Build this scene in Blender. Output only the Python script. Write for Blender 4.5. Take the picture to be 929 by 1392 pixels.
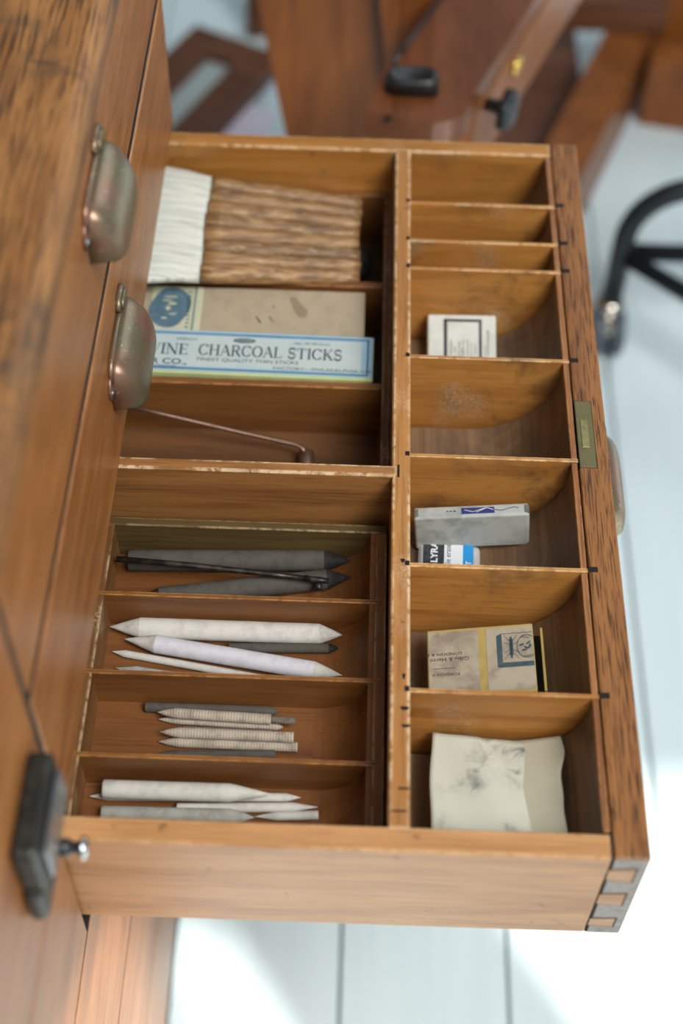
import bpy, bmesh, math, random
from mathutils import Vector, Matrix, Euler
random.seed(7)
for o in list(bpy.data.objects): bpy.data.objects.remove(o)
SC = bpy.context.scene
COL = SC.collection
R = math.radians

# ------------------------------------------------------------------ camera, light, exposure
cam_d = bpy.data.cameras.new('camera'); cam = bpy.data.objects.new('camera', cam_d); COL.objects.link(cam)
SC.camera = cam
cam_d.sensor_fit = 'VERTICAL'; cam_d.sensor_height = 36.0; cam_d.sensor_width = 24.0
cam_d.lens = 1988.35/1392*36.0
cam_d.clip_start = 0.02; cam_d.clip_end = 60
def cam_axes(p, yw, r):
    f = Vector((math.sin(yw)*math.cos(p), math.cos(yw)*math.cos(p), -math.sin(p)))
    rt = Vector((math.cos(yw), -math.sin(yw), 0)); up = rt.cross(f)
    return math.cos(r)*rt+math.sin(r)*up, -math.sin(r)*rt+math.cos(r)*up, f
cr, cu, cf = cam_axes(R(52.53013), R(-0.39220), R(1.63048))
CP = Vector((-0.155587, -0.306523, 0.672638))
M = Matrix.Identity(4)
for i in range(3):
    M[i][0] = cr[i]; M[i][1] = cu[i]; M[i][2] = -cf[i]; M[i][3] = CP[i]
cam.matrix_world = M
cam_d.dof.use_dof = True
cam_d.dof.focus_distance = (Vector((-0.12, 0.22, -0.01))-CP).dot(cf)
cam_d.dof.aperture_fstop = 3.4
cam_d.dof.aperture_blades = 0

world = bpy.data.worlds.new('daylight'); SC.world = world; world.use_nodes = True
bg = world.node_tree.nodes['Background']
bg.inputs['Color'].default_value = (0.76, 0.91, 1.0, 1); bg.inputs['Strength'].default_value = 0.20

sun_d = bpy.data.lights.new('sun', 'SUN'); sun = bpy.data.objects.new('sun', sun_d); COL.objects.link(sun)
sun_d.energy = 9.0; sun_d.angle = R(1.2); sun_d.color = (1.0, 0.95, 0.88)
sun.rotation_euler = Vector((-0.45, 0.66, -0.60)).to_track_quat('-Z', 'Y').to_euler()

def area(name, loc, target, sx, sy, power, col):
    d = bpy.data.lights.new(name, 'AREA'); o = bpy.data.objects.new(name, d); COL.objects.link(o)
    d.shape = 'RECTANGLE'; d.size = sx; d.size_y = sy; d.energy = power; d.color = col
    o.location = loc; o.rotation_euler = (Vector(target)-Vector(loc)).to_track_quat('-Z', 'Y').to_euler()
    return o
area('window_light', (0.85, -0.80, 2.10), (-0.15, 0.25, -0.05), 1.0, 1.2, 70, (1.0, 0.99, 0.97))
area('far_window_light', (1.1, 2.4, 1.4), (0.0, 0.6, -0.3), 1.2, 1.5, 12, (0.86, 0.94, 1.0))

vs = SC.view_settings
vs.view_transform = 'Standard'; vs.look = 'None'; vs.gamma = 1.0; vs.use_curve_mapping = False
vs.exposure = 0.25

# ------------------------------------------------------------------ materials
def S(h):
    h = h.lstrip('#'); c = [int(h[i:i+2], 16)/255 for i in (0, 2, 4)]
    return tuple((v/12.92 if v <= .04045 else ((v+.055)/1.055)**2.4) for v in c)+(1.0,)
class NT:
    def __init__(s, name):
        s.m = bpy.data.materials.new(name); s.m.use_nodes = True; s.t = s.m.node_tree
        s.b = s.t.nodes['Principled BSDF']
    def n(s, typ, **kw):
        nd = s.t.nodes.new(typ)
        for k, v in kw.items(): setattr(nd, k, v)
        return nd
    def l(s, a, b): s.t.links.new(a, b)
    def mix(s, f, a, b, mode='MIX'):
        nd = s.n('ShaderNodeMix', data_type='RGBA', blend_type=mode)
        for v, i in ((f, 0), (a, 6), (b, 7)):
            if hasattr(v, 'links'): s.l(v, nd.inputs[i])
            else: nd.inputs[i].default_value = v
        return nd.outputs[2]
    def ramp(s, f, lo, hi, inv=False):
        nd = s.n('ShaderNodeMapRange', interpolation_type='SMOOTHSTEP'); s.l(f, nd.inputs[0])
        nd.inputs[1].default_value = lo; nd.inputs[2].default_value = hi
        nd.inputs[3].default_value = 1 if inv else 0; nd.inputs[4].default_value = 0 if inv else 1
        return nd.outputs[0]
    def math(s, op, a, b=0.0):
        nd = s.n('ShaderNodeMath', operation=op)
        for i, v in enumerate((a, b)):
            if hasattr(v, 'links'): s.l(v, nd.inputs[i])
            else: nd.inputs[i].default_value = v
        return nd.outputs[0]
    def coords(s, scale, rnd=True):
        tc = s.n('ShaderNodeTexCoord'); mp = s.n('ShaderNodeMapping'); mp.inputs['Scale'].default_value = scale
        s.l(tc.outputs['Object'], mp.inputs['Vector'])
        if not rnd: return mp.outputs[0]
        oi = s.n('ShaderNodeObjectInfo'); ml = s.n('ShaderNodeMath', operation='MULTIPLY'); ml.inputs[1].default_value = 37.0
        s.l(oi.outputs['Random'], ml.inputs[0])
        ad = s.n('ShaderNodeVectorMath', operation='ADD'); s.l(mp.outputs[0], ad.inputs[0]); s.l(ml.outputs[0], ad.inputs[1])
        return ad.outputs[0]
    def noise(s, vec, scale=1, detail=4, rough=.55, dist=0.0):
        nd = s.n('ShaderNodeTexNoise'); s.l(vec, nd.inputs['Vector'])
        nd.inputs['Scale'].default_value = scale; nd.inputs['Detail'].default_value = detail
        nd.inputs['Roughness'].default_value = rough; nd.inputs['Distortion'].default_value = dist
        return nd.outputs[0]
    def bump(s, h, dist, strength=1.0):
        nd = s.n('ShaderNodeBump'); nd.inputs['Distance'].default_value = dist; nd.inputs['Strength'].default_value = strength
        s.l(h, nd.inputs['Height']); s.l(nd.outputs[0], s.b.inputs['Normal'])
    def edge(s, radius):
        bv = s.n('ShaderNodeBevel', samples=4); bv.inputs['Radius'].default_value = radius
        ge = s.n('ShaderNodeNewGeometry'); dt = s.n('ShaderNodeVectorMath', operation='DOT_PRODUCT')
        s.l(bv.outputs[0], dt.inputs[0]); s.l(ge.outputs['Normal'], dt.inputs[1])
        return s.ramp(dt.outputs['Value'], .90, .995, inv=True)

def axis_scale(g, along, across):
    return tuple(along if a == g else across for a in 'XYZ')
def wood(name, base, dark, grain='Y', pore=.35, porecol='#2a170c', rough=.42, wear=None, wear_amt=.5, wear_r=.0014,
         smudge=0.0, band=55, poresc=700, spec=.4, spots=0.0, porelen=22, pr=(.50, .66), scuff=0.0):
    t = NT(name)
    v1 = t.coords(axis_scale(grain, 4, band)); v2 = t.coords(axis_scale(grain, porelen, poresc)); v3 = t.coords((1, 1, 1))
    n1 = t.noise(v1, 1, 5, .6, .9); n2 = t.noise(v2, 1, 3, .6); n3 = t.noise(v3, 16, 3)
    c = t.mix(t.ramp(n1, .36, .68), S(base), S(dark))
    c = t.mix(t.math('MULTIPLY', t.ramp(n2, *pr), pore), c, S(porecol))
    dk = t.math('MULTIPLY', t.ramp(n3, .5, .78), .38)
    c = t.mix(dk, c, S(dark), 'MIX')
    if spots:
        ns = t.noise(v3, 120, 2, .5); c = t.mix(t.math('MULTIPLY', t.ramp(ns, .70, .76), spots), c, S('#241a18'))
    if smudge:
        nm = t.noise(v3, 42, 5, .65, .5); nm2 = t.noise(v3, 14, 2)
        f = t.math('MULTIPLY', t.math('MULTIPLY', t.ramp(nm, .42, .72), t.ramp(nm2, .38, .62)), smudge)
        c = t.mix(f, c, S('#39322c'))
    if scuff:
        a_ = t.noise(v3, 21, 2); b_ = t.noise(v3, 620, 5, .75)
        c = t.mix(t.math('MULTIPLY', t.math('MULTIPLY', t.ramp(a_, .56, .72), t.ramp(b_, .40, .66)), scuff), c, S('#cdb796'))
    if wear:
        nw = t.noise(v3, 170, 4, .7); nw2 = t.noise(v3, 28, 2)
        f = t.math('MULTIPLY', t.math('MULTIPLY', t.edge(wear_r), t.ramp(nw, .36, .56)), t.ramp(nw2, .32, .56))
        c = t.mix(t.math('MULTIPLY', f, wear_amt), c, S(wear))
    t.l(c, t.b.inputs['Base Color']); t.b.inputs['Roughness'].default_value = rough
    t.b.inputs['Specular IOR Level'].default_value = spec
    hh = t.math('ADD', t.math('MULTIPLY', n2, -1.0), t.math('MULTIPLY', n1, .5))
    t.bump(hh, .0004, .35)
    return t.m
def plain(name, col, rough=.5, metal=0.0, var=0.0, varcol=None, vscale=60, bumpd=0.0, bscale=300, spec=.5, trans=0.0):
    t = NT(name); v = t.coords((1, 1, 1))
    if varcol:
        c = t.mix(t.math('MULTIPLY', t.ramp(t.noise(v, vscale, 5, .6, .3), .42, .70), var), S(col), S(varcol)); t.l(c, t.b.inputs['Base Color'])
    else: t.b.inputs['Base Color'].default_value = S(col)
    t.b.inputs['Roughness'].default_value = rough; t.b.inputs['Metallic'].default_value = metal
    t.b.inputs['Specular IOR Level'].default_value = spec
    if trans: t.b.inputs['Transmission Weight'].default_value = trans
    if bumpd: t.bump(t.noise(v, bscale, 3), bumpd, .6)
    return t.m

MT = {}
MT['front_rim'] = wood('oak_rim', '#8f5f33', '#774a26', 'Y', .85, '#2e1c0e', .48, '#c89a62', .45, .0011, band=70, poresc=1000, porelen=42, spec=.35, pr=(.49, .62))
MT['cab_front'] = wood('oak_drawer_front', '#a56d3c', '#8d572c', 'Y', .62, '#4c2a13', .36, '#d9aa72', .35, .0016, band=36, poresc=850, porelen=24, pr=(.49, .64))
MT['cab_top'] = wood('oak_worn_top', '#9c6c3d', '#7d5129', 'Y', .75, '#2a1a0e', .5, '#d3a36c', .45, .005, band=30, poresc=760, porelen=26, smudge=.85, pr=(.48, .60))
MT['maple'] = wood('maple_amber', '#b07a3c', '#99652c', 'X', .25, '#6b4118', .38, '#ead0a2', .95, .0022, band=48, spots=.3, smudge=.3, scuff=.25)
MT['maple_y'] = wood('maple_rail', '#ac7943', '#936231', 'Y', .35, '#5d3917', .42, '#f0dcb6', 1.0, .0026, band=60, spots=.8, scuff=.55)
MT['partition'] = wood('maple_partition', '#b37d3e', '#99632b', 'X', .28, '#5d3917', .42, '#ecd0a2', 1.0, .0014, band=42, smudge=.65, scuff=.5)
MT['lining'] = wood('lining_wood', '#96633a', '#7b4c28', 'Y', .5, '#3c220f', .45, '#cfa070', .6, .0014, band=60, poresc=900)
MT['floor_in'] = wood('compartment_floor', '#7d6248', '#695039', 'Y', .25, '#3d2a1a', .55, None, band=45, smudge=.7)
MT['side_out'] = wood('pine_side', '#b98a5c', '#9c6d42', 'X', .3, '#6b4220', .34, '#e0bd90', .7, .0018, band=30, spots=.4, pr=(.46, .64))
MT['tray'] = wood('tray_wood', '#7b4f26', '#653d1b', 'X', .3, '#402510', .45, '#cc9350', .8, .0013, band=44)
MT['tray_y'] = wood('tray_wall_wood', '#7e5630', '#634020', 'Y', .4, '#3c220f', .5, '#c9ad86', .9, .0022, band=60, scuff=.5)
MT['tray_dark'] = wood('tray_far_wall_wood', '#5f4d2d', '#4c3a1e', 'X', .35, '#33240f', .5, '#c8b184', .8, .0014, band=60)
MT['tray_floor'] = wood('tray_floor_wood', '#774b26', '#633c1b', 'X', .3, '#402510', .45, None, band=50)
MT['cross'] = wood('cross_rail_wood', '#96683a', '#7c5029', 'X', .4, '#4c2c12', .42, '#f2ddb6', 1.0, .0024, band=60)
MT['well'] = wood('well_wood', '#6c482a', '#583a20', 'X', .3, '#351f0e', .5, None, band=40, smudge=.4)
MT['easel'] = wood('varnished_easel_wood', '#8b5122', '#713e17', 'Z', .25, '#50280e', .38, None, band=30)
MT['easel_arm'] = wood('varnished_arm_wood', '#6f4024', '#5a3018', 'Y', .35, '#381b0b', .30, None, band=40, spec=.5)
MT['easel_dark'] = wood('dark_easel_wood', '#6b422c', '#573420', 'X', .25, '#351c10', .45, None, band=30)
MT['cab_inside'] = wood('cabinet_inside_wood', '#8a5a30', '#6f4421', 'Y', .2, '#3c220f', .6, None)
t = NT('endgrain'); v = t.coords((1, 1, 1)); v2 = t.coords((300, 300, 1500))
c = t.mix(t.math('MULTIPLY', t.ramp(t.noise(v2, 1, 3), .45, .7), .5), S('#9a9591'), S('#5f574f'))
c = t.mix(t.math('MULTIPLY', t.ramp(t.noise(v, 90, 3), .45, .7), .5), c, S('#6e5745'))
t.l(c, t.b.inputs['Base Color']); t.b.inputs['Roughness'].default_value = .6; MT['endgrain'] = t.m
MT['tail'] = wood('dovetail_wood', '#b98f6a', '#99704c', 'X', .3, '#6b4220', .45, '#3b2516', .8, .0010, band=60)
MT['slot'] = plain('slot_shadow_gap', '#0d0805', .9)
MT['black_gap'] = plain('joint_dirt', '#20130a', .9)  # dark joint lines, and the shade painted into the drawer-front gaps
# old bronze pulls
t = NT('aged_bronze'); v = t.coords((1, 1, 1))
c = t.mix(t.ramp(t.noise(v, 30, 4, .6, .4), .38, .62), S('#8a6a58'), S('#767059'))
c = t.mix(t.math('MULTIPLY', t.ramp(t.noise(v, 55, 4, .6), .5, .7), .6), c, S('#77564b'))
c = t.mix(t.math('MULTIPLY', t.ramp(t.noise(v, 420, 2), .66, .72), .5), c, S('#c9bfae'))
t.l(c, t.b.inputs['Base Color']); t.b.inputs['Metallic'].default_value = .6; t.b.inputs['Roughness'].default_value = .36
t.bump(t.noise(v, 500, 3), .0002, .25); MT['bronze'] = t.m
MT['brass'] = plain('dull_brass', '#6f6846', .5, .5, .7, '#54533c', 70, .0002)
MT['brass_light'] = plain('worn_brass', '#958b5e', .4, .6, .8, '#6a6847', 160)
MT['screw'] = plain('bright_screw', '#c9cdd0', .22, 1.0)
MT['iron'] = plain('black_iron', '#2b2b28', .42, .55, .6, '#474a44', 80, .0003)
MT['steel'] = plain('grey_steel', '#8f969b', .3, .9)
MT['copper'] = plain('copper_tube', '#8d7260', .35, .8, .5, '#6d4a36', 120)
MT['darkrod'] = plain('blackened_tube', '#2c2926', .4, .6, .6, '#5d5650', 150, .0003, 900)
def paper(name, col, dirt, amt, ribs=0.0, vs=120):
    t = NT(name); v = t.coords((1, 1, 1)); vf = t.coords((200, 900, 900))
    c = t.mix(t.math('MULTIPLY', t.ramp(t.noise(v, vs, 5, .65), .42, .70), amt), S(col), S(dirt))
    c = t.mix(t.math('MULTIPLY', t.ramp(t.noise(v, 700, 2), .66, .75), .35), c, S(dirt))
    if ribs:
        w = t.n('ShaderNodeTexWave', wave_type='BANDS', bands_direction='X'); t.l(t.coords((1, .12, .12), False), w.inputs['Vector'])
        w.inputs['Scale'].default_value = 190; w.inputs['Distortion'].default_value = .8
        c = t.mix(t.math('MULTIPLY', t.ramp(w.outputs[1], .25, .05), ribs), c, S('#3c352e'))
    t.l(c, t.b.inputs['Base Color']); t.b.inputs['Roughness'].default_value = .85; t.b.inputs['Specular IOR Level'].default_value = .2
    t.bump(t.noise(vf, 1, 3), .0003, .4); return t.m
MT['st_dark'] = paper('charcoal_stained_felt', '#524e47', '#383530', .5)
MT['st_black'] = paper('blackened_tip', '#2d2b29', '#1a1918', .8)
MT['st_white'] = paper('white_felt_paper', '#c4c1ba', '#95918a', .4)
MT['st_white2'] = paper('lilac_white_paper', '#c4c2c8', '#9d9a9f', .35)
MT['st_tip'] = paper('rough_white_tip', '#bbb8b0', '#86827a', .6)
MT['st_grey'] = paper('grey_felt_paper', '#a3a299', '#77756c', .5)
MT['st_tan'] = paper('rolled_grey_paper', '#b0a393', '#6f655a', .6, .42)
MT['st_tan_dark'] = paper('rolled_smudged_paper', '#6e655b', '#3b352f', .7, .35)
MT['st_pale'] = paper('pale_paper', '#bfbdb4', '#8f8c82', .4)
# bamboo and hair of the wide brush
t = NT('bamboo'); v1 = t.coords((9, 330, 330)); v3 = t.coords((1, 1, 1)); v4 = t.coords((45, 420, 420))
oi = t.n('ShaderNodeObjectInfo')
c = t.mix(oi.outputs['Random'], S('#b08557'), S('#80603c'))
c = t.mix(t.math('MULTIPLY', t.ramp(t.noise(v1, 1, 4, .6), .40, .62), .75), c, S('#5f3f22'))
c = t.mix(t.math('MULTIPLY', t.ramp(t.noise(v4, 1, 3, .6), .52, .70), .55), c, S('#c4ab7d'))
c = t.mix(t.math('MULTIPLY', t.ramp(t.noise(v3, 45, 4), .5, .72), .5), c, S('#46331f'))
t.l(c, t.b.inputs['Base Color']); t.b.inputs['Roughness'].default_value = .55
t.bump(t.noise(v4, 1, 3), .0006, .6); MT['bamboo'] = t.m
t = NT('white_hair'); v1 = t.coords((25, 900, 60)); v2 = t.coords((4, 130, 10))
c = t.mix(t.math('MULTIPLY', t.ramp(t.noise(v1, 1, 3), .42, .66), .75), S('#d0d2c8'), S('#a3a598'))
c = t.mix(t.math('MULTIPLY', t.ramp(t.noise(v2, 1, 3), .5, .7), .35), c, S('#d9d8cc'))
t.l(c, t.b.inputs['Base Color']); t.b.inputs['Roughness'].default_value = .8; t.bump(t.noise(v1, 1, 3), .0008, .6); MT['hair'] = t.m
MT['brass_bolt'] = plain('polished_brass', '#d9b962', .22, 1.0)
MT['kraft'] = plain('grey_chipboard', '#a3967f', .85, 0, .4, '#8d7f6a', 90, .0002, 900, .2)
MT['kraft_mark'] = plain('brown_glue_stain', '#87765f', .8)
MT['ink_pencil'] = plain('pencil_mark', '#5a544c', .8)
MT['label_cream'] = plain('cream_label', '#b9b89c', .75, 0, .4, '#a19f84', 80)
MT['label_blue'] = plain('blue_print', '#4b6675', .75, 0, .5, '#69818c', 220)
MT['box_blue'] = plain('pale_blue_label', '#8fb0c2', .7, 0, .5, '#7ba2bb', 40)
MT['box_panel'] = plain('grey_cream_panel', '#afbab7', .7, 0, .5, '#9fb0b3', 40)
MT['box_line'] = plain('deep_blue_line', '#1d4468', .7)
MT['box_green'] = plain('yellow_green_edge', '#b3bd86', .75, 0, .4, '#98a878', 60)
MT['ink_navy'] = plain('navy_ink', '#263848', .75)
MT['ink_black'] = plain('black_ink', '#2b2c2e', .75)
MT['rubber_white'] = plain('white_rubber', '#c4c5bd', .6, 0, .35, '#a1a298', 90, .0001)
MT['rubber_grey'] = plain('smudged_grey_rubber', '#a9ada8', .6, 0, .7, '#7f827e', 70, .0001)
MT['rubber_dirty'] = plain('sooty_rubber_corner', '#6b6964', .7, 0, .7, '#3c3a38', 120)
MT['print_blue'] = plain('dark_blue_stamp', '#2a3575', .6)
MT['ink_smear'] = plain('blue_grey_smear', '#4a4f70', .7)
t = NT('clear_plastic'); t.b.inputs['Base Color'].default_value = (.86, .88, .88, 1); t.b.inputs['Roughness'].default_value = .12
t.b.inputs['Alpha'].default_value = .38; MT['plastic'] = t.m
MT['lyra_black'] = plain('black_card', '#22252a', .5, 0, .5, '#4a4d52', 300)
MT['lyra_white'] = plain('white_card', '#cdd3d6', .5)
MT['lyra_blue'] = plain('cyan_blue_card', '#1f86c4', .5)
MT['putty'] = plain('grey_putty', '#77746d', .8)
MT['yellow'] = plain('mustard_card', '#a58f52', .75, 0, .5, '#8b7740', 90)
MT['match_paper'] = plain('stained_label_paper', '#a39783', .85, 0, .75, '#75695b', 60, .0002)
MT['match_blue'] = plain('slate_blue_print', '#3a4a52', .8, 0, .5, '#55646b', 200, spec=.2)
t = NT('chamois_cloth'); v = t.coords((1, 1, 1), False)
c = t.mix(t.math('MULTIPLY', t.ramp(t.noise(v, 25, 3), .4, .7), .4), S('#b9b9aa'), S('#a5a492'))
sm = t.math('MULTIPLY', t.ramp(t.noise(v, 70, 7, .72, .6), .44, .66), t.ramp(t.noise(v, 26, 2), .42, .60))
c = t.mix(t.math('MULTIPLY', sm, .9), c, S('#55585a'))
t.l(c, t.b.inputs['Base Color']); t.b.inputs['Roughness'].default_value = .95; t.b.inputs['Specular IOR Level'].default_value = .15
t.bump(t.noise(v, 900, 3), .0003, .5); MT['cloth'] = t.m
MT['cloth2'] = plain('cream_cloth', '#aba692', .95, 0, .3, '#989280', 40, .0003, 900, .15)
t = NT('white_floor_paint'); v = t.coords((1, 1, 1)); vg = t.coords((60, 4, 60))
c = t.mix(t.math('MULTIPLY', t.ramp(t.noise(vg, 1, 4), .4, .7), .25), S('#cddde1'), S('#b9ccd1'))
t.l(c, t.b.inputs['Base Color']); t.b.inputs['Roughness'].default_value = .28; t.bump(t.noise(vg, 1, 3), .0006, .3); MT['floor'] = t.m
MT['floor_gap'] = plain('dark_board_gap', '#5b666b', .9)
MT['wall'] = plain('white_wall', '#e6e4de', .9)
MT['plastic_black'] = plain('black_plastic', '#191b1d', .35, 0, .4, '#2b2e31', 80)
MT['tube_black'] = plain('black_powder_coat', '#1d2226', .4, .2)
MT['wheel'] = plain('smoky_grey_wheel', '#4d565e', .3)
MT['chrome'] = plain('chrome', '#d4cec4', .12, 1.0)
MT['glass_pane'] = plain('framed_sheet_behind_glass', '#a9b3b2', .15, 0, .4, '#8f9da0', 12)
MT['paper_sheet'] = plain('white_paper', '#dfe3ea', .8)
MT['paper_pink'] = plain('pink_paper', '#d6cede', .8)
MT['paper_blue'] = plain('pale_blue_paper', '#bccddd', .8)

# ------------------------------------------------------------------ mesh helpers
def link(name, me, mat, parent=None, smooth=False):
    o = bpy.data.objects.new(name, me); COL.objects.link(o)
    if mat is not None: me.materials.append(MT[mat] if isinstance(mat, str) else mat)
    if smooth:
        for p in me.polygons: p.use_smooth = True
    if parent is not None: o.parent = parent
    return o
def finish(name, bm, mat, parent=None, smooth=False, world=True):
    """world=True: the vertices are in world space and are shifted under the parent's location"""
    if world and parent is not None:
        w = Vector((0, 0, 0)); p = parent
        while p is not None: w += p.location; p = p.parent
        bmesh.ops.translate(bm, verts=bm.verts, vec=-w)
    bmesh.ops.recalc_face_normals(bm, faces=bm.faces)
    me = bpy.data.meshes.new(name); bm.to_mesh(me); bm.free()
    return link(name, me, mat, parent, smooth)
def recentre(o, base=True):
    """top-level single mesh: move the origin to the base centre"""
    me = o.data; xs = [v.co for v in me.vertices]
    c = Vector(((min(v.x for v in xs)+max(v.x for v in xs))/2, (min(v.y for v in xs)+max(v.y for v in xs))/2, min(v.z for v in xs)))
    for v in me.vertices: v.co -= c
    o.location = o.location+c; return o
def bbox(bm, x0, x1, y0, y1, z0, z1, bev=0.0, seg=1, mat=None):
    b2 = bmesh.new(); bmesh.ops.create_cube(b2, size=1)
    for v in b2.verts:
        v.co = Vector(((x0+x1)/2+v.co.x*(x1-x0), (y0+y1)/2+v.co.y*(y1-y0), (z0+z1)/2+v.co.z*(z1-z0)))
    if bev: bmesh.ops.bevel(b2, geom=list(b2.edges), offset=bev, segments=seg, affect='EDGES', profile=.5, clamp_overlap=True)
    if mat is not None: b2.transform(mat)
    me = bpy.data.meshes.new('tmp'); b2.to_mesh(me); b2.free(); bm.from_mesh(me); bpy.data.meshes.remove(me)
    return bm
def box(name, x0, x1, y0, y1, z0, z1, mat, parent=None, bev=.0005, world=True, seg=1):
    return finish(name, bbox(bmesh.new(), x0, x1, y0, y1, z0, z1, bev, seg), mat, parent, world=world)
def extrude_poly(bm, pts, axis, a, b):
    """pts: 2D outline; extruded along axis from a to b. axis 'Y': pts=(x,z); 'Z': pts=(x,y); 'X': pts=(y,z)"""
    def P(p, t):
        return {'Y': (p[0], t, p[1]), 'Z': (p[0], p[1], t), 'X': (t, p[0], p[1])}[axis]
    va = [bm.verts.new(P(p, a)) for p in pts]; vb = [bm.verts.new(P(p, b)) for p in pts]; n = len(pts)
    for i in range(n): bm.faces.new((va[i], va[(i+1) % n], vb[(i+1) % n], vb[i]))
    bm.faces.new(va); bm.faces.new(vb[::-1]); return bm
def lathe(bm, prof, n=20, axis='X', caps=True):
    """prof: (t, r) along the axis; closed ends"""
    rings = []
    for t_, r_ in prof:
        if r_ < 1e-6: rings.append([bm.verts.new((t_, 0, 0))]); continue
        rings.append([bm.verts.new((t_, r_*math.cos(2*math.pi*i/n), r_*math.sin(2*math.pi*i/n))) for i in range(n)])
    for A, B in zip(rings, rings[1:]):
        for i in range(n):
            j = (i+1) % n
            if len(A) == 1 and len(B) == 1: continue
            if len(A) == 1: bm.faces.new((A[0], B[j], B[i]))
            elif len(B) == 1: bm.faces.new((A[i], A[j], B[0]))
            else: bm.faces.new((A[i], A[j], B[j], B[i]))
    if caps and len(rings[0]) > 1: bm.faces.new(rings[0])
    if caps and len(rings[-1]) > 1: bm.faces.new(rings[-1][::-1])
    if axis == 'Z':
        bm.transform(Matrix.Rotation(R(-90), 4, 'Y'))
    if axis == 'Y':
        bm.transform(Matrix.Rotation(R(90), 4, 'Z'))
    return bm
def tube(bm, pts, r, n=10, caps=True):
    pts = [Vector(p) for p in pts]; rings = []; prev = None
    for i, p in enumerate(pts):
        d = (pts[min(i+1, len(pts)-1)]-pts[max(i-1, 0)]).normalized()
        if prev is None:
            a = Vector((0, 0, 1)) if abs(d.z) < .9 else Vector((1, 0, 0)); u = d.cross(a).normalized()
        else: u = (prev-d*prev.dot(d)).normalized()
        prev = u; w = d.cross(u); rr = r[i] if isinstance(r, (list, tuple)) else r
        rings.append([bm.verts.new(p+rr*(math.cos(2*math.pi*k/n)*u+math.sin(2*math.pi*k/n)*w)) for k in range(n)])
    for A, B in zip(rings, rings[1:]):
        for k in range(n): bm.faces.new((A[k], A[(k+1) % n], B[(k+1) % n], B[k]))
    if caps: bm.faces.new(rings[0][::-1]); bm.faces.new(rings[-1])
    return bm
def empty(name, loc, rot=(0, 0, 0)):
    o = bpy.data.objects.new(name, None); COL.objects.link(o); o.location = loc; o.rotation_euler = rot
    o.empty_display_size = .02; return o
def tag(o, label=None, cat=None, group=None, kind=None):
    if label: o['label'] = label
    if cat: o['category'] = cat
    if group: o['group'] = group
    if kind: o['kind'] = kind
    return o
def flat(bm, pts, z):
    bm.faces.new([bm.verts.new((p[0], p[1], z)) for p in pts]); return bm
def rect(bm, x0, x1, y0, y1, z): return flat(bm, ((x0, y0), (x1, y0), (x1, y1), (x0, y1)), z)

# lettering: built-in sans for the small print, and a small serif alphabet of strokes for display type
def font_bm(bm, txt, x, y, h, z, wscale=1.0, rot=0.0, align='LEFT', bold=0.0):
    cu = bpy.data.curves.new('tmp', 'FONT'); cu.body = txt; cu.size = h*1.38; cu.align_x = align; cu.offset = bold
    cu.resolution_u = 3
    o = bpy.data.objects.new('tmp', cu); COL.objects.link(o)
    dg = bpy.context.evaluated_depsgraph_get(); me = bpy.data.meshes.new_from_object(o.evaluated_get(dg))
    mm = Matrix.Translation((x, y, z)) @ Matrix.Rotation(rot, 4, 'Z') @ Matrix.Diagonal((wscale, 1, 1, 1))
    me.transform(mm); bm.from_mesh(me)
    bpy.data.meshes.remove(me); bpy.data.objects.remove(o); bpy.data.curves.remove(cu)
    return bm
def arc(cx, cy, rx, ry, a0, a1, n=14):
    return [(cx+rx*math.cos(R(a0+(a1-a0)*i/n)), cy+ry*math.sin(R(a0+(a1-a0)*i/n))) for i in range(n+1)]
TK, TN, SF = .15, .055, .045
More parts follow.
